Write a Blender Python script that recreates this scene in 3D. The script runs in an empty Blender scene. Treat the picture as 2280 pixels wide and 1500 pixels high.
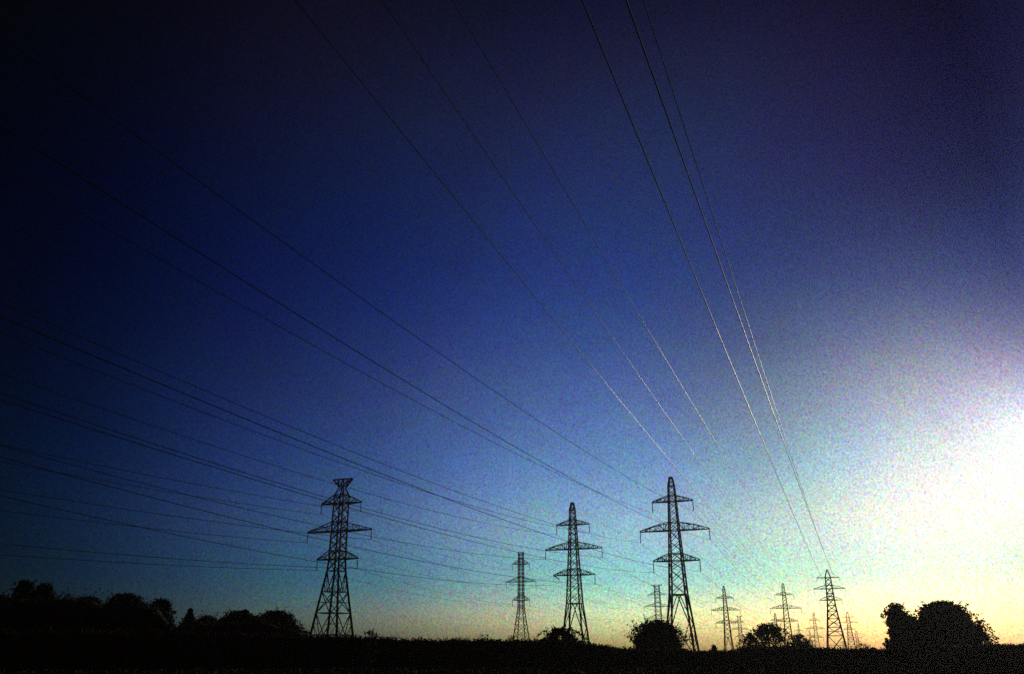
import bpy, math, random
import numpy as np
from mathutils import Vector

S = bpy.context.scene
COL = S.collection
R = math.radians

# ------------------------------------------------------------------ camera
cam_d = bpy.data.cameras.new('camera')
cam_d.sensor_width = 36.0
cam_d.lens = 36.0 * 1846.0 / 2280.0
cam_d.clip_start = 0.1
cam_d.clip_end = 20000
cam = bpy.data.objects.new('camera', cam_d)
COL.objects.link(cam)
cam.location = (0, 0, 1.6)
cam.rotation_euler = (R(90 + 20.7), 0, 0)
S.camera = cam

# ------------------------------------------------------------------ sky
SUN = Vector((.543, .813, .211)).normalized()
SUN_EL = math.asin(SUN.z)
SUN_AZ = math.atan2(SUN.x, SUN.y)
# grade of the clear sky: by height above the horizon, angle from the sun and compass distance from it
#SKYFIT
GB = [(0.0000, (0.0385, 0.0109, 0.0025)), (0.0345, (0.0456, 0.0207, 0.0189)), (0.0690, (0.0528, 0.0307, 0.0357)), (0.1034, (0.0602, 0.0412, 0.0534)), (0.1379, (0.0675, 0.0516, 0.0709)), (0.1724, (0.0734, 0.0593, 0.0836)), (0.2069, (0.0714, 0.0616, 0.0899)), (0.2414, (0.0583, 0.0580, 0.0916)), (0.2759, (0.0454, 0.0526, 0.0910)), (0.3103, (0.0429, 0.0492, 0.0905)), (0.3448, (0.0460, 0.0470, 0.0902)), (0.3793, (0.0448, 0.0437, 0.0897)), (0.4138, (0.0376, 0.0385, 0.0887)), (0.4483, (0.0295, 0.0327, 0.0865)), (0.4828, (0.0246, 0.0269, 0.0829)), (0.5172, (0.0214, 0.0210, 0.0786)), (0.5517, (0.0166, 0.0148, 0.0748)), (0.5862, (0.0085, 0.0081, 0.0722)), (0.6207, (0.0013, 0.0025, 0.0702)), (0.6552, (0.0000, 0.0000, 0.0681)), (0.6897, (0.0089, 0.0020, 0.0652)), (0.7241, (0.0260, 0.0071, 0.0612)), (0.7586, (0.0471, 0.0131, 0.0559)), (0.7931, (0.0679, 0.0176, 0.0492)), (0.8276, (0.0864, 0.0197, 0.0413)), (0.8621, (0.1036, 0.0206, 0.0328)), (0.8966, (0.1208, 0.0215, 0.0243)), (0.9310, (0.1386, 0.0229, 0.0160)), (0.9655, (0.1568, 0.0247, 0.0080)), (1.0000, (0.1751, 0.0267, 0.0000))]
GF = [(0.0000, (1.0000, 0.5793, 0.3012)), (0.0345, (0.9751, 0.5586, 0.2874)), (0.0690, (0.9558, 0.5411, 0.2762)), (0.1034, (0.9408, 0.5276, 0.2689)), (0.1379, (0.9251, 0.5159, 0.2647)), (0.1724, (0.9105, 0.5036, 0.2591)), (0.2069, (0.8974, 0.4911, 0.2536)), (0.2414, (0.8842, 0.4805, 0.2518)), (0.2759, (0.8700, 0.4712, 0.2512)), (0.3103, (0.8537, 0.4623, 0.2497)), (0.3448, (0.8352, 0.4520, 0.2466)), (0.3793, (0.8143, 0.4387, 0.2419)), (0.4138, (0.7902, 0.4223, 0.2356)), (0.4483, (0.7618, 0.4032, 0.2279)), (0.4828, (0.7287, 0.3821, 0.2189)), (0.5172, (0.6917, 0.3594, 0.2090)), (0.5517, (0.6527, 0.3357, 0.1985)), (0.5862, (0.6130, 0.3114, 0.1877)), (0.6207, (0.5717, 0.2862, 0.1761)), (0.6552, (0.5269, 0.2596, 0.1628)), (0.6897, (0.4768, 0.2310, 0.1466)), (0.7241, (0.4209, 0.2004, 0.1276)), (0.7586, (0.3618, 0.1691, 0.1070)), (0.7931, (0.3020, 0.1385, 0.0864)), (0.8276, (0.2444, 0.1100, 0.0674)), (0.8621, (0.1907, 0.0843, 0.0508)), (0.8966, (0.1401, 0.0611, 0.0363)), (0.9310, (0.0921, 0.0397, 0.0233)), (0.9655, (0.0456, 0.0196, 0.0114)), (1.0000, (0.0000, 0.0000, 0.0000))]
GC_ = [(0.0000, (0.0000, 0.0000, 0.0000)), (0.0345, (0.0168, 0.0155, 0.0087)), (0.0690, (0.0328, 0.0306, 0.0169)), (0.1034, (0.0474, 0.0445, 0.0245)), (0.1379, (0.0602, 0.0572, 0.0311)), (0.1724, (0.0725, 0.0690, 0.0370)), (0.2069, (0.0856, 0.0805, 0.0424)), (0.2414, (0.1009, 0.0924, 0.0478)), (0.2759, (0.1188, 0.1050, 0.0531)), (0.3103, (0.1393, 0.1183, 0.0583)), (0.3448, (0.1623, 0.1323, 0.0634)), (0.3793, (0.1876, 0.1472, 0.0685)), (0.4138, (0.2152, 0.1630, 0.0734)), (0.4483, (0.2447, 0.1794, 0.0785)), (0.4828, (0.2762, 0.1963, 0.0838)), (0.5172, (0.3093, 0.2136, 0.0895)), (0.5517, (0.3438, 0.2312, 0.0956)), (0.5862, (0.3800, 0.2490, 0.1023)), (0.6207, (0.4179, 0.2674, 0.1093)), (0.6552, (0.4576, 0.2863, 0.1167)), (0.6897, (0.4994, 0.3059, 0.1244)), (0.7241, (0.5434, 0.3263, 0.1322)), (0.7586, (0.5894, 0.3476, 0.1402)), (0.7931, (0.6372, 0.3695, 0.1483)), (0.8276, (0.6865, 0.3920, 0.1565)), (0.8621, (0.7371, 0.4150, 0.1648)), (0.8966, (0.7887, 0.4385, 0.1732)), (0.9310, (0.8410, 0.4622, 0.1816)), (0.9655, (0.8939, 0.4861, 0.1901)), (1.0000, (0.9471, 0.5101, 0.1986))]
GS = 29.38903
GO = (-33.45184, -20.98952, -14.09895)
#ENDFIT
FM = 0.8
FG = 1.9
w = bpy.data.worlds.new('World')
S.world = w
w.use_nodes = True
nt = w.node_tree
nt.nodes.clear()
def N(t, **k):
    n = nt.nodes.new(t)
    for a, b in k.items():
        setattr(n, a, b)
    return n
def L(a, b):
    nt.links.new(a, b)
out = N('ShaderNodeOutputWorld')
bg = N('ShaderNodeBackground')
sky = N('ShaderNodeTexSky', sky_type='NISHITA', sun_disc=False, sun_elevation=SUN_EL,
        sun_rotation=SUN_AZ, altitude=50, air_density=1.0, dust_density=1.0, ozone_density=1.5)
tc = N('ShaderNodeTexCoord')
sep = N('ShaderNodeSeparateXYZ')
L(tc.outputs['Generated'], sep.inputs[0])
mx = N('ShaderNodeMath', operation='MAXIMUM')
mx.inputs[1].default_value = 0.0
L(sep.outputs['Z'], mx.inputs[0])
sq = N('ShaderNodeMath', operation='SQRT')
L(mx.outputs[0], sq.inputs[0])
dot = N('ShaderNodeVectorMath', operation='DOT_PRODUCT')
dot.inputs[1].default_value = SUN
L(tc.outputs['Generated'], dot.inputs[0])
cl = N('ShaderNodeClamp')
cl.inputs['Min'].default_value = -1
L(dot.outputs['Value'], cl.inputs['Value'])
ac = N('ShaderNodeMath', operation='ARCCOSINE')
L(cl.outputs[0], ac.inputs[0])
dv = N('ShaderNodeMath', operation='DIVIDE')
dv.inputs[1].default_value = R(80)
L(ac.outputs[0], dv.inputs[0])
def ramp(stops, src):
    r = N('ShaderNodeValToRGB')
    e = r.color_ramp.elements
    while len(e) < len(stops):
        e.new(0.5)
    for i, (p, c) in enumerate(stops):
        e[i].position = p
        e[i].color = (*c, 1)
    L(src, r.inputs[0])
    return r
rb = ramp(GB, sq.outputs[0])
rf = ramp(GF, dv.outputs[0])
spa = N('ShaderNodeMath', operation='ARCTAN2')
L(sep.outputs['X'], spa.inputs[0])
L(sep.outputs['Y'], spa.inputs[1])
sba = N('ShaderNodeMath', operation='SUBTRACT')
L(spa.outputs[0], sba.inputs[0])
sba.inputs[1].default_value = SUN_AZ
aba = N('ShaderNodeMath', operation='ABSOLUTE')
L(sba.outputs[0], aba.inputs[0])
dva = N('ShaderNodeMath', operation='DIVIDE')
L(aba.outputs[0], dva.inputs[0])
dva.inputs[1].default_value = R(90)
rc = ramp(GC_, dva.outputs[0])
# the three ramps hold logarithms (0..1 of GS each): add them, raise e to the sum, multiply the sky
m0 = N('ShaderNodeVectorMath', operation='ADD')
m1 = N('ShaderNodeVectorMath', operation='ADD')
mo = N('ShaderNodeVectorMath', operation='MULTIPLY_ADD')
L(rb.outputs[0], m0.inputs[0])
L(rc.outputs[0], m0.inputs[1])
L(m0.outputs[0], m1.inputs[0])
L(rf.outputs[0], m1.inputs[1])
L(m1.outputs[0], mo.inputs[0])
mo.inputs[1].default_value = (GS, GS, GS)
mo.inputs[2].default_value = GO
sp = N('ShaderNodeSeparateXYZ')
cb_ = N('ShaderNodeCombineXYZ')
L(mo.outputs[0], sp.inputs[0])
for i in range(3):
    e = N('ShaderNodeMath', operation='EXPONENT')
    L(sp.outputs[i], e.inputs[0])
    L(e.outputs[0], cb_.inputs[i])
m2 = N('ShaderNodeVectorMath', operation='MULTIPLY')
L(cb_.outputs[0], m2.inputs[0])
L(sky.outputs[0], m2.inputs[1])
# noise multiplied into the sky colour: coarse thin haze wisps, fine mottling imitating film grain
fb = N('ShaderNodeTexNoise', noise_dimensions='3D')
fb.inputs['Scale'].default_value = 5.0
fb.inputs['Detail'].default_value = 9.0
fb.inputs['Roughness'].default_value = .86
L(tc.outputs['Generated'], fb.inputs['Vector'])
fa = N('ShaderNodeVectorMath', operation='MULTIPLY_ADD')
L(fb.outputs['Color'], fa.inputs[0])
fa.inputs[1].default_value = (FM, FM, FM)
fa.inputs[2].default_value = (1 - FM / 2, 1 - FM / 2, 1 - FM / 2)
fg = N('ShaderNodeTexNoise', noise_dimensions='3D')
fg.inputs['Scale'].default_value = 520.0
fg.inputs['Detail'].default_value = 1.0
L(tc.outputs['Generated'], fg.inputs['Vector'])
fh = N('ShaderNodeVectorMath', operation='MULTIPLY_ADD')
L(fg.outputs['Color'], fh.inputs[0])
fh.inputs[1].default_value = (FG, FG, FG)
fh.inputs[2].default_value = (1 - FG / 2, 1 - FG / 2, 1 - FG / 2)
m4 = N('ShaderNodeVectorMath', operation='MULTIPLY')
L(fa.outputs[0], m4.inputs[0])
L(fh.outputs[0], m4.inputs[1])
m3 = N('ShaderNodeVectorMath', operation='MULTIPLY')
L(m2.outputs[0], m3.inputs[0])
L(m4.outputs[0], m3.inputs[1])
L(m3.outputs[0], bg.inputs['Color'])
bg.inputs['Strength'].default_value = 1.0
L(bg.outputs[0], out.inputs[0])

# ------------------------------------------------------------------ sun, exposure
sun_d = bpy.data.lights.new('sun', 'SUN')
sun_d.energy = 1.2
sun_d.angle = R(0.53)
sun_d.color = (1.0, .86, .68)
sun = bpy.data.objects.new('sun', sun_d)
COL.objects.link(sun)
sun.location = (150, 225, 90)
sun.rotation_euler = SUN.to_track_quat('Z', 'Y').to_euler()
S.view_settings.view_transform = 'Standard'
S.view_settings.look = 'None'
S.view_settings.exposure = 0
S.view_settings.gamma = 1
S.cycles.use_denoising = False
S.cycles.use_adaptive_sampling = False
S.cycles.volume_bounces = 0
S.cycles.max_bounces = 4
S.cycles.sample_clamp_direct = 5.0

# ------------------------------------------------------------------ materials
def mat(name, c1, c2, rough=.8, metal=0., spec=.3, scale=2., detail=4.):
    m = bpy.data.materials.new(name)
    m.use_nodes = True
    t = m.node_tree
    b = t.nodes['Principled BSDF']
    tx = t.nodes.new('ShaderNodeTexCoord')
    n = t.nodes.new('ShaderNodeTexNoise')
    n.inputs['Scale'].default_value = scale
    n.inputs['Detail'].default_value = detail
    cr = t.nodes.new('ShaderNodeValToRGB')
    cr.color_ramp.elements[0].position = .35
    cr.color_ramp.elements[1].position = .68
    cr.color_ramp.elements[0].color = (*c1, 1)
    cr.color_ramp.elements[1].color = (*c2, 1)
    t.links.new(tx.outputs['Object'], n.inputs['Vector'])
    t.links.new(n.outputs['Fac'], cr.inputs[0])
    t.links.new(cr.outputs[0], b.inputs['Base Color'])
    b.inputs['Roughness'].default_value = rough
    b.inputs['Metallic'].default_value = metal
    b.inputs['Specular IOR Level'].default_value = spec
    return m
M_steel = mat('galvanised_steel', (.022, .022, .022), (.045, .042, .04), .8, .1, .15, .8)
M_wire = mat('aluminium_cable', (.16, .155, .15), (.22, .215, .21), .2, 1.0, .5, .3)
M_wire_shade = mat('shaded_cable', (.010, .010, .010), (.018, .018, .017), .9, .0, .05, .3)  # cable copy with shade put into its colour, dulled to lose the sun glint
M_glass = mat('brown_porcelain', (.05, .03, .02), (.09, .05, .035), .35, 0, .5, 6)
M_bark = mat('bark', (.04, .03, .02), (.08, .06, .045), .95, 0, .1, 6)
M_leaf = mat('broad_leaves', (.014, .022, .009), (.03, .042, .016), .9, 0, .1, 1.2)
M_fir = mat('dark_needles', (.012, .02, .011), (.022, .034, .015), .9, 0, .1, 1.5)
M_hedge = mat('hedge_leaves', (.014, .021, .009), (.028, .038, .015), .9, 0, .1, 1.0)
M_field = mat('field_soil_and_stubble', (.03, .026, .016), (.07, .058, .035), 1.0, 0, .05, .35, 8)
M_grass = mat('dry_grass', (.018, .018, .009), (.035, .03, .016), .95, 0, .1, .6)

# ------------------------------------------------------------------ mesh helpers
class MB:
    def __init__(s):
        s.v = []
        s.f = []
    def bar(s, a, b, w, w2=None):
        a = Vector(a); b = Vector(b)
        w2 = w if w2 is None else w2
        d = (b - a).normalized()
        u = d.cross(Vector((0, 0, 1)))
        if u.length < .05:
            u = d.cross(Vector((0, 1, 0)))
        u.normalize()
        q = d.cross(u)
        n = len(s.v)
        for p, ww in ((a, w), (b, w2)):
            h = ww / 2
            for i, j in ((-1, -1), (1, -1), (1, 1), (-1, 1)):
                s.v.append(p + u * h * i + q * h * j)
        s.f += [(n, n+1, n+5, n+4), (n+1, n+2, n+6, n+5), (n+2, n+3, n+7, n+6),
                (n+3, n, n+4, n+7), (n+3, n+2, n+1, n), (n+4, n+5, n+6, n+7)]
    def tube(s, pts, rad, k=8):
        pts = [Vector(p) for p in pts]
        n0 = len(s.v)
        if not isinstance(rad, (list, tuple)):
            rad = [rad] * len(pts)
        for i, p in enumerate(pts):
            d = (pts[min(i+1, len(pts)-1)] - pts[max(i-1, 0)]).normalized()
            u = d.cross(Vector((0, 0, 1)))
            if u.length < .05:
                u = d.cross(Vector((0, 1, 0)))
            u.normalize()
            q = u.cross(d)
            for j in range(k):
                a = 2 * math.pi * j / k
                s.v.append(p + (u * math.cos(a) + q * math.sin(a)) * rad[i])
        for i in range(len(pts) - 1):
            for j in range(k):
                a = n0 + i * k + j
                b = n0 + i * k + (j + 1) % k
                s.f.append((a, b, b + k, a + k))
        s.f.append(tuple(n0 + j for j in range(k))[::-1])
        s.f.append(tuple(n0 + (len(pts) - 1) * k + j for j in range(k)))
    def build(s, name, m, parent=None, smooth=False, loc=(0, 0, 0)):
        me = bpy.data.meshes.new(name)
        me.from_pydata([tuple(x) for x in s.v], [], s.f)
        me.materials.append(m)
        if smooth:
            me.polygons.foreach_set('use_smooth', [True] * len(me.polygons))
        o = bpy.data.objects.new(name, me)
        COL.objects.link(o)
        o.location = loc
        if parent:
            o.parent = parent
        return o

def tag(o, label=None, cat=None, group=None, kind=None):
    if label: o['label'] = label
    if cat: o['category'] = cat
    if group: o['group'] = group
    if kind: o['kind'] = kind
    return o

def empty(name, loc, rz=0.):
    o = bpy.data.objects.new(name, None)
    COL.objects.link(o)
    o.location = loc
    o.rotation_euler = (0, 0, rz)
    o.empty_display_size = 2
    return o

# ------------------------------------------------------------------ ground
def gz(x, y):
    """the plain falls away gently beyond the nearest row of pylons"""
    d = math.hypot(x, y)
    k = [(0, 0), (330, 0), (580, -9), (870, -15), (1250, -16.5), (9000, -17)]
    for (a, za), (b, zb) in zip(k, k[1:]):
        if d <= b:
            t = (d - a) / (b - a)
            t = t * t * (3 - 2 * t)
            return za + (zb - za) * t
    return -17
def ground():
    rs = [0, 8, 16, 26, 38, 52, 68, 86, 106, 130, 160, 200, 250, 300, 340, 380, 430, 480, 530, 580, 640,
          700, 780, 870, 960, 1080, 1250, 1600, 2100, 2900]
    na = 96
    v = [(0, 0, 0)]
    rnd = random.Random(5)
    for r in rs[1:]:
        for j in range(na):
            a = 2 * math.pi * j / na
            x, y = r * math.sin(a), r * math.cos(a)
            v.append((x, y, gz(x, y) + rnd.uniform(-.05, .05) * min(1, r / 60)))
    f = [(0, 1 + (j + 1) % na, 1 + j) for j in range(na)]
    for i in range(len(rs) - 2):
        for j in range(na):
            a = 1 + i * na + j
            b = 1 + i * na + (j + 1) % na
            f.append((a, b, b + na, a + na))
    me = bpy.data.meshes.new('ground')
    me.from_pydata(v, [], f)
    me.materials.append(M_field)
    me.polygons.foreach_set('use_smooth', [True] * len(me.polygons))
    o = bpy.data.objects.new('ground', me)
    COL.objects.link(o)
    o['kind'] = 'structure'
ground()

# ------------------------------------------------------------------ pylons
LINE = R(68.75)                       # compass of all four lines (angle from +X)
DX, DY = math.cos(LINE), math.sin(LINE)
AX, AY = math.sin(LINE), -math.cos(LINE)
ROT = LINE - R(90)

def lerp_prof(prof, z):
    for (a, wa), (b, wb) in zip(prof, prof[1:]):
        if z <= b:
            return wa + (wb - wa) * (z - a) / (b - a)
    return prof[-1][1]

def corners(w, z):
    h = w / 2
    return [Vector((-h, -h, z)), Vector((h, -h, z)), Vector((h, h, z)), Vector((-h, h, z))]

def insulator(x, z, ln, root, rad=.17, name='insulator'):
    m = MB()
    n = max(6, int(ln / .34))
    pts, rr = [], []
    for i in range(n):
        a = z - .3 - (ln - .45) * i / n
        st = (ln - .45) / n
        pts += [(x, 0, a), (x, 0, a - st * .3), (x, 0, a - st * .55), (x, 0, a - st * .95)]
        rr += [rad * .45, rad, rad * .9, rad * .45]
    m.tube([(x, 0, z), (x, 0, z - .3)], .05, 6)
    m.tube(pts, rr, 8)
    m.bar((x, -.45, z - ln + .05), (x, .45, z - ln + .05), .13)
    return m.build(name, M_glass, root)

def arm(z, half, rise, wz, wt, root, chord=.2, lace=.11, n=4, bow=0., flip=1.):
    """both sides of one level: two bottom chords, one or two top chords, lacing"""
    m = MB()
    for sx in (-1, 1):
        hb, ht = wz / 2, wt / 2
        tip = Vector((sx * half, 0, z))
        bl = [Vector((sx * hb, sy * hb, z)) for sy in (-1, 1)]
        tl = [Vector((sx * ht, sy * ht, z + rise)) for sy in (-1, 1)]
        def pb(k, t):
            return bl[k].lerp(tip + Vector((0, (-1, 1)[k] * .12, 0)), t)
        def pt(k, t):
            p = tl[k].lerp(tip + Vector((0, (-1, 1)[k] * .12, .22)), t)
            p.z += bow * math.sin(math.pi * t)
            return p
        for k in (0, 1):
            prev = pt(k, 0)
            for i in range(1, n + 1):
                cur = pt(k, i / n)
                m.bar(prev, cur, chord * .75)
                prev = cur
            m.bar(pb(k, 0), pb(k, 1), chord)
            for i in range(n):
                a, b = i / n, (i + 1) / n
                if i:
                    m.bar(pb(k, a), pt(k, a), lace)
                if i < n - 1:
                    m.bar(pt(k, a), pb(k, b), lace) if i % 2 == 0 else m.bar(pb(k, a), pt(k, b), lace)
        for i in range(n):
            m.bar(pb(0, i / n), pb(1, (i + .9) / n), lace)
            m.bar(pb(1, i / n), pb(0, i / n), lace)
        m.bar(tip + Vector((sx * .0, -.25, 0)), tip + Vector((sx * .0, .25, 0)), chord * 1.2)
    hb = wz / 2
    for sy in (-1, 1):                 # the chords run on through the body
        m.bar((-hb * 1.02, sy * hb * 1.01, z), (hb * 1.02, sy * hb * 1.01, z), chord * .9)
    return m.build('cross_arm', M_steel, root)

def faces(c0, c1):
    for i in range(4):
        yield c0[i], c0[(i + 1) % 4], c1[i], c1[(i + 1) % 4]

def body_panels(m, prof, zs, th, horiz=(), xb=True):
    for i in range(len(zs) - 1):
        a, b = zs[i], zs[i + 1]
        c0 = corners(lerp_prof(prof, a), a)
        c1 = corners(lerp_prof(prof, b), b)
        for p, q, r_, s_ in faces(c0, c1):
            m.bar(p, s_, th)
            m.bar(q, r_, th)
    for z in horiz:
        c = corners(lerp_prof(prof, z), z)
        for i in range(4):
            m.bar(c[i], c[(i + 1) % 4], th * 1.3)

def panel_zs(prof, z0, z1, k=.8):
    zs = [z0]
    z = z0
    while True:
        z += max(.7, lerp_prof(prof, z) * k)
        if z > z1 - .35 * lerp_prof(prof, z1):
            break
        zs.append(z)
    zs.append(z1)
    return zs

def legs(prof, z0, z1, root, th0, th1):
    brk = [z0] + [z for z, _ in prof if z0 < z < z1] + [z1]
    for i in range(4):
        m = MB()
        for a, b in zip(brk, brk[1:]):
            t0 = th0 + (th1 - th0) * (a - z0) / (z1 - z0)
            t1 = th0 + (th1 - th0) * (b - z0) / (z1 - z0)
            m.bar(corners(lerp_prof(prof, a), a)[i], corners(lerp_prof(prof, b), b)[i], t0, t1)
        m.build('leg', M_steel, root)

PYL = {}
def register(key, x, y, base, arms, ins, top):
    PYL[key] = dict(x=x, y=y, att=[(sx, lv, (x + AX * h * sx, y + AY * h * sx, base + z - ins[lv] + .05))
                                  for lv, (z, h) in enumerate(arms) for sx in (-1, 1)],
                    top=(x, y, base + top))

def pylon_broad(key, x, y, ztop, arms, label, group, det=1., tension=False):
    """double circuit tower, short pointed cage above three arms, legs splayed below the waist"""
    g = gz(x, y)
    H = ztop - g
    arms = [(z - g, h) for z, h in arms]
    root = empty('lattice_pylon', (x, y, g), ROT)
    tag(root, label, 'pylon', group)
    (za, ha), (zb, hb), (zc, hc) = arms
    k = (za - zc) / 17.1
    wst = zc - 9.4 * k
    prof = [(-.6, 8.3 * k), (wst, 4.5 * k), (zc, 3.6 * k), (zb, 2.75 * k), (za, 2.1 * k), (H - 2.6 * k, 1.75 * k), (H, .8 * k)]
    legs(prof, -.6, H, root, .44, .26)
    br = MB()
    zs = panel_zs(prof, wst, zc, .8)[:-1] + panel_zs(prof, zc, zb, .8)[:-1] + panel_zs(prof, zb, za, .8)[:-1] + panel_zs(prof, za, H, .85)
    body_panels(br, prof, zs, .17, horiz=(wst, zc, zc + 2 * k, zb, zb + 2.3 * k, za, za + 1.8 * k, H - 2.6 * k, H))
    # thick waist frame
    c = corners(lerp_prof(prof, wst), wst)
    for i in range(4):
        br.bar(c[i], c[(i + 1) % 4], .3)
    # inverted V in each face below the waist, with secondary struts
    c0 = corners(lerp_prof(prof, 0), 0)
    zm, zl = wst * .55, wst * .27
    cm, cl_ = corners(lerp_prof(prof, zm), zm), corners(lerp_prof(prof, zl), zl)
    for i in range(4):
        j = (i + 1) % 4
        apex = (c[i] + c[j]) / 2
        for a, b, cc, d in ((c[i], c0[i], cm[i], cl_[i]), (c[j], c0[j], cm[j], cl_[j])):
            foot = cm[i] * .0 + b
            br.bar(apex, cc.lerp(b, .12), .24)
            v1 = apex.lerp(cc, .5)
            br.bar(v1, c[i if a is c[i] else j].lerp(cc, .45), .11)
            br.bar(apex.lerp(cc, .75), a.lerp(cc, .75), .1)
        mid = (cm[i] + cm[j]) / 2
        ml = (cl_[i] + cl_[j]) / 2
        q1, q2 = cm[i].lerp(mid, .62), cm[j].lerp(mid, .62)
        # lower K: leg at mid height towards the middle of the face, back to the foot
        for a, lo, ft in ((cm[i], cl_[i], c0[i]), (cm[j], cl_[j], c0[j])):
            other = ml.lerp(lo, .38)
            br.bar(a, other, .22)
            br.bar(other, ft, .22)
            br.bar(lo, other, .2)
            br.bar(a.lerp(lo, .5), a.lerp(other, .5), .1)
            br.bar(a.lerp(other, .5), lo, .1)
            br.bar(lo.lerp(ft, .5), other.lerp(ft, .5), .1)
            br.bar(other.lerp(ft, .5), lo, .1)
    br.build('lattice_bracing', M_steel, root)
    il = 3.15 * k
    for lv, (z, h) in enumerate(arms):
        rise = (1.75, 2.35, 2.1)[lv] * k
        arm(z, h, rise, lerp_prof(prof, z), lerp_prof(prof, z + rise), root, .26, .14, (4, 6, 4)[lv], .22 * k if lv == 1 else .06 * k)
        for sx in (-1, 1):
            if tension and lv == 2 and sx == -1:
                # string swung in towards the tower with a slack jumper loop
                m = MB()
                m.tube([(-h - .1, 0, z - .05), (-h + .9, 0, z - .45), (-h + 2.0, 0, z - 1.35)], [.1, .2, .16], 8)
                m.build('insulator', M_glass, root)
                m = MB()
                m.tube([(-h, 0, z - .1), (-h + .1, 0, z - 1.4), (-h + .6, 0, z - 2.4), (-h + 1.3, 0, z - 2.6), (-h + 1.9, 0, z - 2.1), (-h + 2.05, 0, z - 1.4)], .05, 6)
                m.build('jumper_loop', M_wire, root)
            else:
                insulator(sx * h, z - .12, il, root)
    register(key, x, y, g, arms, [il, il, il], H)
    return root

def pylon_horned(key, x, y, ztop, arms, label, group, bar=3.3, neck=1.0, bw=2.9, base=9.4, slim=False):
    """double circuit tower whose narrow cage ends in a flat topped earth wire cross bar"""
    g = gz(x, y)
    H = ztop - g
    arms = [(z - g, h) for z, h in arms]
    root = empty('lattice_pylon', (x, y, g), ROT)
    tag(root, label, 'pylon', group)
    (za, ha), (zb, hb), (zc, hc) = arms
    k = (za - zc) / 16.5
    kn = zc - 3.4 * k
    zr = za + 2.6 * k
    if slim:
        prof = [(-.6, base), (kn, bw * 1.05), (zc, bw), (za, bw * .92), (H - .2, bw * .85)]
    else:
        prof = [(-.6, base), (kn, bw * 1.12), (zc, bw), (za, bw * .92), (zr, bw * .9), (zr + 2.1 * k, bw * .42), (H - .2, bw * .62)]
    legs(prof, -.6, H - .2, root, .62 if not slim else .36, .3)
    br = MB()
    zs = panel_zs(prof, kn, zc, .75)[:-1] + panel_zs(prof, zc, zb, .78)[:-1] + panel_zs(prof, zb, za, .78)[:-1] + panel_zs(prof, za, zr, .8)
    if slim:
        zs = panel_zs(prof, kn, H - .3, .8)
    body_panels(br, prof, zs, .18, horiz=(kn, zc, zc + 2.4 * k, zb, zb + 2.7 * k, za, zr))
    # splayed lower body
    nz = 7 if slim else 4
    lv_ = [kn * (1 - (i / nz)) ** 1.0 for i in range(nz + 1)]
    for i in range(nz):
        hi, lo = lv_[i], lv_[i + 1]
        ch, clo = corners(lerp_prof(prof, hi), hi), corners(lerp_prof(prof, lo), lo)
        for p, q, r_, s_ in faces(ch, clo):
            if slim:
                br.bar(p, s_, .16); br.bar(q, r_, .16)
            elif i % 2 == 0 and i < 99:
                br.bar(p, (r_ + s_) / 2, .2); br.bar(q, (r_ + s_) / 2, .2); br.bar(r_, s_, .24)
                br.bar(p.lerp(r_, .5), p.lerp((r_ + s_) / 2, .5), .12)
                br.bar(q.lerp(s_, .5), q.lerp((r_ + s_) / 2, .5), .12)
                br.bar(p.lerp(r_, .5), (r_ + s_) / 2 * .5 + r_ * .5, .12)
                br.bar(q.lerp(s_, .5), (r_ + s_) / 2 * .5 + s_ * .5, .12)
            else:
                br.bar(p, s_, .2); br.bar(q, r_, .2); br.bar(r_, s_, .26)
                br.bar(p.lerp(r_, .5), p.lerp(s_, .5), .12)
                br.bar(q.lerp(s_, .5), p.lerp(s_, .5), .12)
    br.build('lattice_bracing', M_steel, root)
    # head
    hd = MB()
    wT = lerp_prof(prof, H - .2) / 2
    for sy in (-1, 1):
        hd.bar((-bar, sy * wT * .3, H), (bar, sy * wT * .3, H), .24)
        for sx in (-1, 1):
            hd.bar((sx * bar, sy * wT * .3, H), (sx * wT, sy * wT, H - 2.1 * k if not slim else H - 1.2 * k), .17)
            if not slim:
                wr = lerp_prof(prof, zr) / 2
                hd.bar((sx * bar * .95, 0, H), (sx * wr * .55, sy * wr * .4, zr + 2.3 * k), .17)
                hd.bar((sx * bar * .5, sy * wT * .3, H), (sx * wT * .9, sy * wT, H - 2.3 * k), .13)
                hd.bar((sx * wr, sy * wr, zr), (-sx * wr * .45, sy * wr * .45, zr + 2.3 * k), .15)
                hd.bar((sx * wr * .45, sy * wr * .45, zr + 2.2 * k), (-sx * wT, sy * wT, H), .14)
    hd.build('earth_wire_peak', M_steel, root)
    il = (3.0 if not slim else 2.6) * k
    for lv, (z, h) in enumerate(arms):
        rise = (2.6, 2.7, 2.6)[lv] * k * (.85 if slim else 1)
        arm(z, h, rise, lerp_prof(prof, z), lerp_prof(prof, z + rise), root, .3 if not slim else .22, .12, (3, 5, 3)[lv])
        for sx in (-1, 1):
            insulator(sx * h, z - .15, il, root)
    register(key, x, y, g, arms, [il] * 3, H)
    return root

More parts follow.
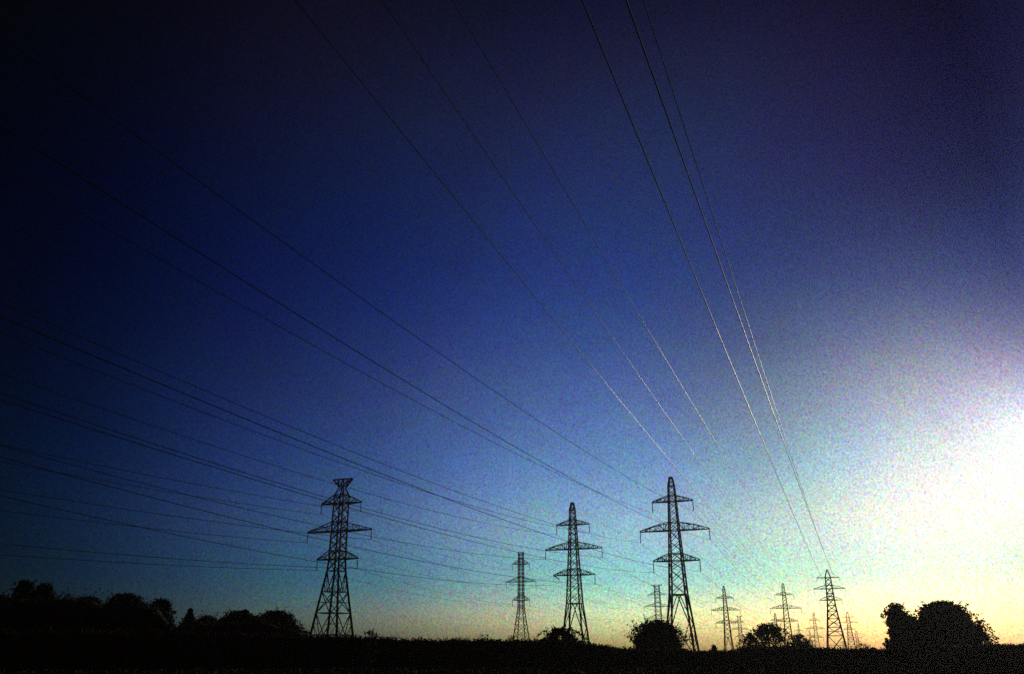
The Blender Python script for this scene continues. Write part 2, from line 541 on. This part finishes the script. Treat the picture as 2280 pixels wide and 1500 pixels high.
def pylon_peaked(key, x, y, ztop, arms, label, group):
    """smaller tower: pointed peak stayed to a short top bar, bold cross bracing, evenly splayed body"""
    g = gz(x, y)
    H = ztop - g
    arms = [(z - g, h) for z, h in arms]
    root = empty('lattice_pylon', (x, y, g), ROT)
    tag(root, label, 'pylon', group)
    (za, ha), (zb, hb), (zc, hc) = arms
    k = (za - zc) / 8.2
    zk = zc - 2.6 * k
    prof = [(-.5, 7.3 * k), (zk, 3.0 * k), (zc, 2.55 * k), (zb, 2.2 * k), (za, 1.9 * k), (za + .9 * k, 1.5 * k), (H, .12)]
    legs(prof, -.5, H, root, .5, .26)
    br = MB()
    zs = [za]
    lev = [za, (za + zb) / 2 + .55 * k, zb + .5 * k, (zb + zc) / 2 + .35 * k, zc + .4 * k, zc - 1.9 * k, zc - 3.9 * k, zc - 6.6 * k,
           zc - 9.6 * k, zc - 12.6 * k, 0]
    lev = [z for z in lev if z > .8] + [0]
    for a, b in zip(lev, lev[1:]):
        c1, c0 = corners(lerp_prof(prof, a), a), corners(lerp_prof(prof, b), b)
        big = (a - b) > 2.5 * k
        for p, q, r_, s_ in faces(c1, c0):
            br.bar(p, s_, .2 if big else .17)
            br.bar(q, r_, .2 if big else .17)
            if big:
                x_ = (p + s_) / 2
                br.bar(p.lerp(r_, .5), q.lerp(s_, .5), .12)
            if a < zb:
                br.bar(p, q, .2)
    for z in (za, zb, zc, zb + 1.3 * k, zc + 1.4 * k):
        c = corners(lerp_prof(prof, z), z)
        for i in range(4):
            br.bar(c[i], c[(i + 1) % 4], .2)
    br.build('lattice_bracing', M_steel, root)
    pk = MB()
    for sx in (-1, 1):
        pk.bar((0, 0, H), (sx * ha * .93, 0, za + .12), .1)
    pk.build('peak_stay', M_steel, root)
    m = MB()
    w_ = 1.9 * k / 2
    for sy in (-1, 1):
        for sx in (-1, 1):
            m.bar((sx * w_ * .9, sy * w_, za), (sx * ha, sy * .1, za), .24)
    m.build('cross_arm', M_steel, root)
    for lv in (1, 2):
        z, h = arms[lv]
        rise = 1.35 * k
        mm = MB()
        for sx in (-1, 1):
            for sy in (-1, 1):
                wb, wt = lerp_prof(prof, z) / 2, lerp_prof(prof, z + rise) / 2
                mm.bar((sx * wb, sy * wb, z), (sx * h, sy * .1, z), .22)
                mm.bar((sx * wt, sy * wt, z + rise), (sx * h, sy * .1, z + .12), .15)
                mm.bar((0, sy * wb * 1.03, z), (sx * (wb + .3), sy * wb * .95, z), .16)
                t = .5
                mm.bar((sx * (wb + (h - wb) * t), sy * (wb * (1 - t) + .05), z), (sx * wt, sy * wt, z + rise * .55), .08)
        mm.bar((0, -wb * 1.04, z), (0, wb * 1.04, z), .14)
        mm.build('cross_arm', M_steel, root)
    for lv, (z, h) in enumerate(arms):
        for sx in (-1, 1):
            insulator(sx * h * .99, z - .1, 1.5 * k, root, .09)
    register(key, x, y, g, arms, [1.55 * k] * 3, H)
    return root

GA = 'broad lattice pylons of the two middle lines'
GB_ = 'flat topped lattice pylons of the left line'
GC = 'pointed lattice pylons of the right line'
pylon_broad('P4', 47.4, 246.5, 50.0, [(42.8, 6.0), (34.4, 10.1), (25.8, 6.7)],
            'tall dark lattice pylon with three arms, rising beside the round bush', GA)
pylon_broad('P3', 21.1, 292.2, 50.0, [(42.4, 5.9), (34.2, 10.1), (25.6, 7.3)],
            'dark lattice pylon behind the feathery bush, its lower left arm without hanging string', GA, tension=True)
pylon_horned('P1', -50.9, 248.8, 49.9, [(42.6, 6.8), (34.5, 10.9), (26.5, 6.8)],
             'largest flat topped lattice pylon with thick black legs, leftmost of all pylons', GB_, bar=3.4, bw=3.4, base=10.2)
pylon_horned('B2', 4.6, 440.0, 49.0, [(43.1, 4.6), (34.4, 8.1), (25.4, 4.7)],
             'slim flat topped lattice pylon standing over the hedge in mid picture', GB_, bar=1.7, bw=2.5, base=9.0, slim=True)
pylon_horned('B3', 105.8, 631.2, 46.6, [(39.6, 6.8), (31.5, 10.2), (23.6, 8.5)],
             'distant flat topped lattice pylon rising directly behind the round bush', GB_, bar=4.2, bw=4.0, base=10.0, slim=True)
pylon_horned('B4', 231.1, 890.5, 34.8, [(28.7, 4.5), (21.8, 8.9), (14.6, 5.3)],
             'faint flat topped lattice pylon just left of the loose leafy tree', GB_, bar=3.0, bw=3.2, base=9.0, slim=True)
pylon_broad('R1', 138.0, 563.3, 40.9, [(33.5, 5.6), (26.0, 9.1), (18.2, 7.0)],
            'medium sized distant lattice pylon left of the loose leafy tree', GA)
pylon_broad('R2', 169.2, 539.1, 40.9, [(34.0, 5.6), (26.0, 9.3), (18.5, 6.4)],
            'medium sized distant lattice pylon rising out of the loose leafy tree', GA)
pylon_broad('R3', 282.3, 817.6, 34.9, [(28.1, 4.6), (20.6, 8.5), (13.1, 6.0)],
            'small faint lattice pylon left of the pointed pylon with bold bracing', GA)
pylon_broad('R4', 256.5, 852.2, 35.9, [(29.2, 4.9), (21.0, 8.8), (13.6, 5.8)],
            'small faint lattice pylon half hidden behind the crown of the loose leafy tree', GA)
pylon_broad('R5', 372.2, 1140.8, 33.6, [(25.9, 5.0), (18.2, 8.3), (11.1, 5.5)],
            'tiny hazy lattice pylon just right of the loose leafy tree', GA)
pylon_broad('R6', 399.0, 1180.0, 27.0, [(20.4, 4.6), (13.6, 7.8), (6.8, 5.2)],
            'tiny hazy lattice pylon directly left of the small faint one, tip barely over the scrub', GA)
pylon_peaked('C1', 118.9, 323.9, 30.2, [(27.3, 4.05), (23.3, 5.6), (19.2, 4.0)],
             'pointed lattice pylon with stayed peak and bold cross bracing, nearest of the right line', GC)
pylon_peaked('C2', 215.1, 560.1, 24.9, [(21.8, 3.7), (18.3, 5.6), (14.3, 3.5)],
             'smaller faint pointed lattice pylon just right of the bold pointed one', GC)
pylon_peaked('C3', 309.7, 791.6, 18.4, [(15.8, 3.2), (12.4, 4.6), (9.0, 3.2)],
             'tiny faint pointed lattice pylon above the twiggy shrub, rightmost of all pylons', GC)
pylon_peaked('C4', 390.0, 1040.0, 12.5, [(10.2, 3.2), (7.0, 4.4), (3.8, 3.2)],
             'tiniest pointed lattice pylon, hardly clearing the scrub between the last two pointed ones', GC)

# ------------------------------------------------------------------ cables
def cable(pts, rad, label, group, mt=None):
    o0 = Vector(pts[0])
    m = MB()
    m.tube([Vector(p) - o0 for p in pts], rad, 8)
    o = m.build('power_cable', mt or M_wire, None, True, o0)
    tag(o, label, 'cable', group)

LV = ('top', 'middle', 'bottom')
SD = {-1: 'left', 1: 'right'}
def near_cables(key, desc, fits, span, rad, group, m=None, taper=None):
    for sx, lv, p in PYL[key]['att']:
        az, b, k, e0 = (list(fits.get((sx, lv), fits[None])) + [p])[:4]
        off = Vector(p) - Vector(e0)
        ca, sa = math.cos(R(az)), math.sin(R(az))
        n = 110
        pts = []
        for i in range(n + 1):
            s = span * i / n
            q = Vector((e0[0] + ca * s, e0[1] + sa * s, e0[2] + b * s + k * s * s))
            pts.append(q + off * max(0, 1 - s / 60))
        cable(pts, rad, 'overhead cable to the %s %s arm of %s' % (LV[lv], SD[sx], desc), group, m)

near_cables('P4', 'the tall pylon beside the round bush',
            {(1, 0): (248.62, -.0725, .000200, (53.1, 245.4, 39.7)), (-1, 0): (248.63, -.0748, .00021, (41.4, 247.6, 39.7)),
             (1, 1): (248.34, -.0764, .000241, (57, 244.5, 31.5)), (-1, 1): (248.58, -.0823, .000275, (37.6, 248.2, 30.9)),
             (1, 2): (248.5, -.0753, .000241, (53.8, 245.2, 22.9)), (-1, 2): (248.53, -.0739, .000242, (40.8, 247.7, 22.6)),
             None: (248.5, -.075, .00024)}, 330, .036, 'overhead cables of the tall pylon beside the round bush', M_wire_shade)
near_cables('P3', 'the pylon behind the feathery bush',
            {(1, 0): (248.5, -.081, .000246), (1, 1): (248.5, -.0807, .000255), (-1, 2): (248.5, -.0767, .00029), (1, 2): (248.5, -.062, .000235),
             (-1, 0): (248.5, -.085, .000265), (-1, 1): (248.5, -.083, .000275), None: (248.5, -.077, .00025)}, 330, .048,
            'overhead cables of the pylon behind the feathery bush', M_wire_shade)
near_cables('P1', 'the leftmost flat topped pylon',
            {(-1, 2): (248.5, -.0731, .000187), None: (248.5, -.07, .000205)}, 330, .055,
            'overhead cables of the leftmost flat topped pylon', M_wire_shade)
near_cables('C1', 'the nearest pointed pylon',
            {(-1, 0): (249.08, -.0811, .000171, (115.6, 325, 26.7)), (-1, 1): (248.92, -.0726, .000191, (114.4, 325.5, 22.4)),
             (-1, 2): (248.7, -.0708, .000191, (115.7, 325, 18.2)),
             (1, 0): (248.8, -.082, .000147, (122.3, 322.6, 26.6)), (1, 1): (248.71, -.0684, .000103, (123.4, 322.2, 22.2)),
             (1, 2): (248.77, -.0684, .00015, (122.2, 322.7, 18.1)), None: (248.75, -.075, .00019)}, 374, .018,
            'overhead cables of the nearest pointed pylon')

def far_cables(a, b, desc, rad, group, sag=.00021):
    for (sx, lv, p), (_, _, q) in zip(PYL[a]['att'], PYL[b]['att']):
        d = math.hypot(q[0] - p[0], q[1] - p[1])
        n = 28
        pts = []
        for i in range(n + 1):
            t = i / n
            s = t * d
            pts.append((p[0] + (q[0] - p[0]) * t, p[1] + (q[1] - p[1]) * t, p[2] + (q[2] - p[2]) * t - sag * s * (d - s)))
        cable(pts, rad, '%s %s cable from %s' % (SD[sx], LV[lv], desc), group, M_wire_shade)
far_cables('P4', 'R2', 'the tall pylon beside the round bush going away', .036, 'cables running away from the tall pylon')
far_cables('P3', 'R1', 'the pylon behind the feathery bush going away rightward', .036, 'cables running away from the pylon behind the feathery bush')
far_cables('P1', 'B2', 'the leftmost flat topped pylon to the slim central one', .036, 'cables between the two nearest flat topped pylons')
far_cables('B2', 'B3', 'the slim central pylon to that behind the round bush', .036, 'cables beyond the slim flat topped pylon')
far_cables('C1', 'C2', 'the bold pointed pylon to the smaller one behind', .024, 'cables beyond the nearest pointed pylon')
far_cables('R2', 'R3', 'the pylon in the loose leafy tree onward', .036, 'cables beyond the pylon in the loose tree')
far_cables('R1', 'R4', 'the pylon left of the loose leafy tree onward', .036, 'cables beyond the pylon left of the loose tree')
far_cables('B3', 'B4', 'the pylon behind the round bush to the next flat topped', .036, 'cables of the last flat topped pylons')
def earth_wire(a, b, label):
    p, q = PYL[a]['top'], PYL[b]['top']
    d = math.hypot(q[0] - p[0], q[1] - p[1])
    pts = [(p[0] + (q[0] - p[0]) * t, p[1] + (q[1] - p[1]) * t, p[2] + (q[2] - p[2]) * t - .00015 * (t * d) * (d - t * d))
           for t in [i / 28 for i in range(29)]]
    cable(pts, .022, label, 'thin wires strung between pylon tops', M_wire_shade)
earth_wire('P4', 'R2', 'thin top wire from the tip of the tall pylon beside the round bush')
earth_wire('P3', 'R1', 'thin top wire from the tip of the pylon behind the feathery bush')
earth_wire('P1', 'B2', 'thin top wire from the flat head of the leftmost pylon')
earth_wire('C1', 'C2', 'thin top wire from the stayed peak of the nearest pointed pylon')

# ------------------------------------------------------------------ foliage
def leaf_mesh(name, cen, size, m, parent=None, seed=0, core=None, loc=(0, 0, 0), up=0.):
    """thousands of small leaf faces round the given points; core = (verts, faces) inside"""
    rg = np.random.default_rng(seed)
    n = len(cen)
    a = rg.normal(size=(n, 3)); a[:, 2] += up
    a /= np.linalg.norm(a, axis=1)[:, None]
    t = rg.normal(size=(n, 3))
    b = np.cross(a, t); b /= np.linalg.norm(b, axis=1)[:, None]
    sz = size * rg.uniform(.55, 1.25, n)[:, None]
    A, B = a * sz * .5, b * sz * .32
    v = np.stack([cen - A, cen + B, cen + A, cen - B], 1).reshape(-1, 3)
    nf = n
    loops = np.arange(n * 4)
    starts = np.arange(n) * 4
    tot = np.full(n, 4)
    if core is not None:
        cv, cf = core
        base = len(v)
        v = np.vstack([v, np.array(cv)])
        st = len(loops)
        ex, es, et = [], [], []
        for f in cf:
            es.append(st + len(ex)); et.append(len(f)); ex += [base + i for i in f]
        loops = np.concatenate([loops, ex]); starts = np.concatenate([starts, es]); tot = np.concatenate([tot, et])
    me = bpy.data.meshes.new(name)
    me.vertices.add(len(v)); me.vertices.foreach_set('co', v.astype(np.float32).ravel())
    me.loops.add(len(loops)); me.loops.foreach_set('vertex_index', loops.astype(np.int32))
    me.polygons.add(len(starts)); me.polygons.foreach_set('loop_start', starts.astype(np.int32))
    me.update(calc_edges=True)
    me.validate()
    me.materials.append(m)
    o = bpy.data.objects.new(name, me)
    COL.objects.link(o)
    o.location = loc
    if parent: o.parent = parent
    return o

def clumps(rg, cc, cr, n):
    i = rg.choice(len(cc), n, p=(cr ** 2) / (cr ** 2).sum())
    d = rg.normal(size=(n, 3)); d /= np.linalg.norm(d, axis=1)[:, None]
    r = rg.uniform(0, 1, n) ** .45
    return cc[i] + d * (r * cr[i])[:, None] * np.array([1, 1, .85])

def tree(name, x, y, h, w, label, cat, shape='round', dens=1., leaf=.24, seed=1, group=None, mt=None, cr0=None, trunk=.12, core=True, sprig=.08, ragged=.17, shoots=9):
    """tapered trunk, limbs reaching into the crown, crown of leaf clumps"""
    rg = np.random.default_rng(seed)
    g = gz(x, y)
    root = empty(name, (x, y, g))
    tag(root, label, cat, group)
    R0 = w / 2 * 1.08
    def prof(t):                       # t 0..1 up the crown
        if shape == 'round':
            return math.sqrt(max(0, 1 - (2 * min(max(t, .0), 1) * .97 - .92) ** 2)) if t > .47 else .93 + .07 * t / .47
        if shape == 'dome':
            return max(.04, 1 - t ** 2.3) ** .5
        if shape == 'cone':
            return max(.04, (1 - t) ** .85)
        if shape == 'column':
            return (.8 + .2 * math.sin(t * 9)) * min(1, (1.02 - t) * 3.2) ** .6
        if shape == 'flame':
            return math.sin(math.pi * min(1, .12 + .88 * (1 - t) ** .75) * .62) + .02
        if shape == 'spread':
            return .78 + .22 * math.sin(math.pi * t * 1.1) if t < .6 else max(.12, 1 - ((t - .6) / .42) ** 2) ** .5 * .97
        return 1
    cb = h * (.10 if shape != 'spread' else .16)
    H = h - cb
    cr = cr0 or max(.28, min(.16 * w, .85))
    nc = int(90 + 14 * w * h)
    cc, rr = [], []
    p_ = rg.uniform(0, 6.28, 6)
    def lump(a, t):
        return 1 + ragged * (.5 * math.sin(2 * a + p_[0] + 3 * t) + .4 * math.sin(3 * a + p_[1] - 5 * t) + .45 * math.sin(7 * t + p_[2]))
    while len(cc) < nc:
        t = rg.uniform(0, 1)
        a = rg.uniform(0, 2 * math.pi)
        pr = prof(t) * R0 * lump(a, t)
        q = rg.uniform(.25, 1) ** .5
        c = cr * rg.uniform(.55, 1.15)
        rad = max(0, pr - c * .55) * q * rg.uniform(.88, 1.07)
        z = min(cb + t * H * (1 - ragged * .55 * (1 + math.sin(2 * a + p_[3])) * .5 * t), h - c * .6)
        cc.append((rad * math.cos(a), rad * math.sin(a), z))
        rr.append(c)
    for _ in range(int(sprig * nc)):   # loose sprays poking out of the outline
        t = rg.uniform(.15, 1); a = rg.uniform(0, 2 * math.pi); pr = prof(t) * R0 + cr * .25
        cc.append((pr * math.cos(a), pr * math.sin(a), cb + t * H - cr * .15)); rr.append(cr * .45)
    for _ in range(shoots):            # branch ends reaching out of the crown, tapering
        t = rg.uniform(.35, 1.0); a = rg.uniform(0, 2 * math.pi); pr = prof(t) * R0 * .86
        up = .25 + .9 * t
        st = rg.uniform(.5, 1.1) * cr * 1.5
        for j in range(5):
            f = j / 4 * st
            cc.append((pr * math.cos(a) + f * math.cos(a) * (1.1 - .6 * t), pr * math.sin(a) + f * math.sin(a) * (1.1 - .6 * t), cb + min(t, .93) * H + f * up * .7))
            rr.append(cr * (.5 - .085 * j))
    cc, rr = np.array(cc), np.array(rr)
    # trunk and limbs
    m = MB()
    th = trunk * (h / 6)
    lean = rg.uniform(-.03, .03, 2) * h
    tp = [(0, 0, -.3), (lean[0] * .3, lean[1] * .3, h * .3), (lean[0] * .8, lean[1] * .8, h * .6), (lean[0], lean[1], h * .9)]
    m.tube(tp, [th * 1.5, th, th * .6, th * .15], 8)
    for i in range(12):
        t = rg.uniform(.15, .7)
        p0 = Vector((lean[0] * t, lean[1] * t, h * t))
        j = rg.integers(len(cc))
        p1 = Vector(cc[j])
        if p1.z < p0.z: p1.z = p0.z + .3
        md = (p0 + p1) / 2 + Vector((0, 0, -.08 * h))
        m.tube([p0, md, p1], [th * .4, th * .25, th * .06], 5)
    m.build('trunk', M_bark, root)
    n = int(dens * (2500 + 330 * w * h / (leaf / .24) ** 1.6))
    P = clumps(rg, cc, rr, n)
    co = None
    if core:                           # dense inner growth, well inside the leaves
        cv, cf = [], []
        nk, nz = 14, 8
        for i in range(nz + 1):
            t = i / nz
            for j in range(nk):
                a = 2 * math.pi * j / nk
                r_ = max(.02, prof(t * .95) * R0 * .84 - .12) * (1 + .12 * math.sin(3 * a + i * 1.7 + seed))
                cv.append((r_ * math.cos(a), r_ * math.sin(a), cb * .5 + t * H * .9))
        for i in range(nz):
            for j in range(nk):
                q = i * nk + j; s_ = i * nk + (j + 1) % nk
                cf.append((q, s_, s_ + nk, q + nk))
        cf.append(tuple(range(nk))[::-1]); cf.append(tuple(nz * nk + j for j in range(nk)))
        co = (cv, cf)
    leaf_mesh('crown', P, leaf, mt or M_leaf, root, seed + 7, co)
    return root

def hedge(name, line, label, cat, depth=2.2, seed=3, leaf=.2, per=420, rough=.22, mt=None, smooth=False):
    """line = [(x, y, height)]"""
    rg = np.random.default_rng(seed)
    seg = [(Vector(a[:2]), Vector(b[:2]), a[2], b[2]) for a, b in zip(line, line[1:])]
    o0 = Vector((line[0][0], line[0][1], gz(line[0][0], line[0][1])))
    cv, cf, cen = [], [], []
    rows = []
    ph = rg.uniform(0, 6, 4)
    acc = 0
    for a, b, ha, hb in seg:
        ln = (b - a).length
        n = max(2, int(ln / .45))
        for i in range(n):
            t = i / n
            p = a.lerp(b, t)
            s = acc + ln * t
            hh = ha + (hb - ha) * t
            bump = rough * (.5 * math.sin(s * 1.9 + ph[0]) + .35 * math.sin(s * 4.3 + ph[1]) + .5 * math.sin(s * .7 + ph[2])) * (.3 if smooth else .5)
            d = (b - a).normalized()
            rows.append((p, Vector((-d.y, d.x)), hh + bump, s))
        acc += ln
    p, d = Vector(line[-1][:2]), rows[-1][1]
    rows.append((p, d, line[-1][2], acc))
    for p, nn, hh, s in rows:
        for u, v in ((-1, -.2), (-1, .55), (-.7, .86), (0, .95), (.7, .86), (1, .55), (1, -.2)):
            q = p + nn * (u * depth / 2 * .85)
            cv.append((q.x - o0.x, q.y - o0.y, hh * v if v > 0 else -.2))
    for i in range(len(rows) - 1):
        for j in range(6):
            a = i * 7 + j
            cf.append((a, a + 1, a + 8, a + 7))
    n = int(acc * per * .5)
    k = rg.integers(0, len(rows) - 1, n)
    al = rg.uniform(-.5, .5, n)
    u = rg.uniform(-1, 1, n); top = rg.uniform(0, 1, n) < .6
    P = np.zeros((n, 3))
    for i in range(n):
        p, nn, hh, s = rows[k[i]]
        dd = Vector((nn.y, -nn.x))
        uu = u[i]
        if top[i]:
            z = hh * (1 - .13 * uu * uu) - abs(rg.normal()) * .12 + (rg.exponential(rough * .45) if rg.uniform() < .35 and not smooth else 0)
        else:
            z = rg.uniform(.05, .9) * hh
            uu = math.copysign(1 + rg.normal() * .06, uu)
        q = p + nn * (uu * depth / 2) + dd * al[i]
        P[i] = (q.x - o0.x, q.y - o0.y, z)
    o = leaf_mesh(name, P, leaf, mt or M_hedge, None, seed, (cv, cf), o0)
    tag(o, label, cat, 'hedges along the field edge')
    return o

hedge('hedge', [(-52, 70, 3.1), (-46, 76, 3.25), (-30.4, 78.3, 3.3), (-19.2, 81.8, 2.95), (-16, 82.5, 2.95), (-13.1, 83, 2.78), (-6, 83.8, 2.62),
                (1.7, 84, 2.62), (6.2, 83.9, 2.5)], 'long tall black hedge under the leftmost pylon and the left trees', 'hedge', seed=11, rough=.2)
hedge('low_hedge', [(5.6, 84.2, 2.5), (8.3, 84, 2.16), (9.3, 83.8, 2.05), (11.2, 83.5, 1.86), (14.6, 83, 1.8), (17.8, 82.5, 1.62), (20.2, 81.8, 1.72),
                    (22.2, 81.3, 1.88), (26.7, 80, 1.92), (33.6, 77.3, 1.72)], 'low black hedge sloping down past the round bush and pylon feet', 'hedge', seed=12, rough=.14)
hedge('clipped_hedge', [(32.8, 77.9, 1.75), (36, 76.4, 2.0), (39.9, 74.2, 2.22), (43.5, 72.4, 2.2), (52, 68, 2.2)], 'smooth rounded hedge at the right picture edge beyond the big dome tree', 'hedge',
      seed=13, rough=.16, smooth=True, leaf=.16)

TG = 'trees in the row at the left'
hedge('thicket', [(-62, 74, 6.2), (-54, 80, 6.6), (-47, 86, 6.7), (-42.6, 88.2, 6.6), (-41.7, 88.7, 5.9), (-40.8, 89.1, 6.4), (-37.2, 90.8, 6.3), (-36.2, 91.1, 4.9), (-35.4, 91.4, 3.9), (-33.4, 92.3, 4.5), (-27, 94, 4.6),
                  (-23.8, 95, 4.0), (-21.9, 95.4, 3.3)], 'high black thicket filling the gaps under the left trees', 'thicket', 3.0, seed=14, leaf=.24, rough=.6)
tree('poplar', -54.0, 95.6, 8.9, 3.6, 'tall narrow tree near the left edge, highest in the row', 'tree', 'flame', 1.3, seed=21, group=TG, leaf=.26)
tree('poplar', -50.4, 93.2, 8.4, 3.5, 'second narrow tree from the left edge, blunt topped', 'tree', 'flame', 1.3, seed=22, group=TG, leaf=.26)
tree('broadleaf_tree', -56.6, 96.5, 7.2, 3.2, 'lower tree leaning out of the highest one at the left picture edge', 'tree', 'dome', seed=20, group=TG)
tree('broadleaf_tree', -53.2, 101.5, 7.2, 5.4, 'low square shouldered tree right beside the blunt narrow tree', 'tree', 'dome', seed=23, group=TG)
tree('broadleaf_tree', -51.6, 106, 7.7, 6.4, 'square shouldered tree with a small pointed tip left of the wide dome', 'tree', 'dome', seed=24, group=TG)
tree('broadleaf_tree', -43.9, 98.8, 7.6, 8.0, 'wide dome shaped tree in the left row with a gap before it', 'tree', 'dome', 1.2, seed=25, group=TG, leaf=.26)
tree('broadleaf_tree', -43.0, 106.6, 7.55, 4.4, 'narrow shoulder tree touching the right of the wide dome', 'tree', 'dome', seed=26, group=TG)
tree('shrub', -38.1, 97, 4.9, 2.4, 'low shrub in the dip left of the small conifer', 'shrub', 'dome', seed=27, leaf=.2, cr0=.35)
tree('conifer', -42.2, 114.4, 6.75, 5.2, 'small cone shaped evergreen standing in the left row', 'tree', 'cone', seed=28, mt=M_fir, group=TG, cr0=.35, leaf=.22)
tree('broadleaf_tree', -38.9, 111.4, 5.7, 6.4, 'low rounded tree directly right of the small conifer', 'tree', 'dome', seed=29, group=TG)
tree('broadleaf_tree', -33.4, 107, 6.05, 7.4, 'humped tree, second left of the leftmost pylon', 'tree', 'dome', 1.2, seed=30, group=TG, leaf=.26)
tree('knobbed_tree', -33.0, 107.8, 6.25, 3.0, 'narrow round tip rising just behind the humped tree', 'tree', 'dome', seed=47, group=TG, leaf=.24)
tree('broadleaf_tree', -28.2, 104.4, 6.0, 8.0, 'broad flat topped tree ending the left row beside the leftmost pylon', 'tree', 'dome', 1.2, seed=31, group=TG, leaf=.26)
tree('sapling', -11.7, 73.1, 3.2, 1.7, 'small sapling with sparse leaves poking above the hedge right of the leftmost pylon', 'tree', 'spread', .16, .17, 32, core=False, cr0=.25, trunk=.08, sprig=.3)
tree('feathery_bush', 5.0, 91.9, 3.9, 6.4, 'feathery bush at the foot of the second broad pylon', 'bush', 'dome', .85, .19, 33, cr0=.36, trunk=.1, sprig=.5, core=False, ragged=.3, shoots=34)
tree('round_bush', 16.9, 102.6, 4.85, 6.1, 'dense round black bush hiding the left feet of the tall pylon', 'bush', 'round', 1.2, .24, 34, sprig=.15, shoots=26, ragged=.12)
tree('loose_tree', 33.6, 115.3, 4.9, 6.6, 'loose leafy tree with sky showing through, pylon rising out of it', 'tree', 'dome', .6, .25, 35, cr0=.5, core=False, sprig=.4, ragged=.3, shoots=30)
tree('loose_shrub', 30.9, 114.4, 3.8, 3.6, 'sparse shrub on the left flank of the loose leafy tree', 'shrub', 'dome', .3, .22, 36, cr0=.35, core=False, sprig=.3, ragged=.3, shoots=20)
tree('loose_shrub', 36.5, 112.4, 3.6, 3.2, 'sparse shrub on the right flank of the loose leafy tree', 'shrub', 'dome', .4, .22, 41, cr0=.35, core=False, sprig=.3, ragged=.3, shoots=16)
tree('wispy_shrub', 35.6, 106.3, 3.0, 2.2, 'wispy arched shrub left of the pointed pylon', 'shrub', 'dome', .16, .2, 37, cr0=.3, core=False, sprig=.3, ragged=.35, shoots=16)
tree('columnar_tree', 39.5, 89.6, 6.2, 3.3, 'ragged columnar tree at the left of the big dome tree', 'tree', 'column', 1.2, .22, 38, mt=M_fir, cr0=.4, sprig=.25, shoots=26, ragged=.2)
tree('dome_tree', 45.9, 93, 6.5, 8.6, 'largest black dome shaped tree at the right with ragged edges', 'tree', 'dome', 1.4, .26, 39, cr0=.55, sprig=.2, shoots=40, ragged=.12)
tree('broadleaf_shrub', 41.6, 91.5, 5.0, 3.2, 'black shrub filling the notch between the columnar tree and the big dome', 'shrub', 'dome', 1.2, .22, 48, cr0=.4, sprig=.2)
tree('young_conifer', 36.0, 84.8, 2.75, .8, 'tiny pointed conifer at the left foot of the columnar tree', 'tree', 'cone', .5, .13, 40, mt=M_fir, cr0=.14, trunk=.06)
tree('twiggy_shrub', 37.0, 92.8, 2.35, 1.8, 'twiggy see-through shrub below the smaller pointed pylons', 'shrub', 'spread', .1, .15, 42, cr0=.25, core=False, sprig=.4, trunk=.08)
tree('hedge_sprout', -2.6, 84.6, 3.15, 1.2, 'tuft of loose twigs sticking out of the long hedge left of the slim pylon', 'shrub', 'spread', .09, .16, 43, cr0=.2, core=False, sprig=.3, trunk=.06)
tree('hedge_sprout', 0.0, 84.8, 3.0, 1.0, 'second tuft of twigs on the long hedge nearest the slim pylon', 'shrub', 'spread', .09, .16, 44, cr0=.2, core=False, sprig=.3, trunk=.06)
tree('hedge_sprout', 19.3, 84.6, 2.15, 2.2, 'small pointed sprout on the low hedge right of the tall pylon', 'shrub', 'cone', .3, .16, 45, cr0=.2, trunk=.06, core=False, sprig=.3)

# rough grass of the field edge
rg = np.random.default_rng(77)
n = 26000
ga = rg.uniform(-.62, .62, n)
gr = rg.uniform(56, 82, n)
gp = np.stack([gr * np.sin(ga), gr * np.cos(ga), rg.uniform(.02, .25, n)], 1)
tag(leaf_mesh('rough_grass', gp, .3, M_grass, seed=78, up=0), 'rough dry grass along the near edge of the dark field', 'grass', kind='stuff')

# ------------------------------------------------------------------ haze
me = bpy.data.meshes.new('haze')
X, Y0, Y1, Z0, Z1 = 3000, -3000, 3000, -18.5, 62
me.from_pydata([(x, y, z) for z in (Z0, Z1) for x, y in ((-X, Y0), (X, Y0), (X, Y1), (-X, Y1))], [],
               [(3, 2, 1, 0), (4, 5, 6, 7), (0, 1, 5, 4), (1, 2, 6, 5), (2, 3, 7, 6), (3, 0, 4, 7)])
hm = bpy.data.materials.new('evening_haze')
hm.use_nodes = True
hm.node_tree.nodes.clear()
ho = hm.node_tree.nodes.new('ShaderNodeOutputMaterial')
hv = hm.node_tree.nodes.new('ShaderNodeVolumePrincipled')
hv.inputs['Color'].default_value = (.82, .86, .9, 1)
hv.inputs['Density'].default_value = .00008
hv.inputs['Anisotropy'].default_value = .72
hm.node_tree.links.new(hv.outputs[0], ho.inputs['Volume'])
me.materials.append(hm)
hz = bpy.data.objects.new('haze', me)
COL.objects.link(hz)
tag(hz, 'thin warm evening haze over the whole plain', 'haze', kind='stuff')
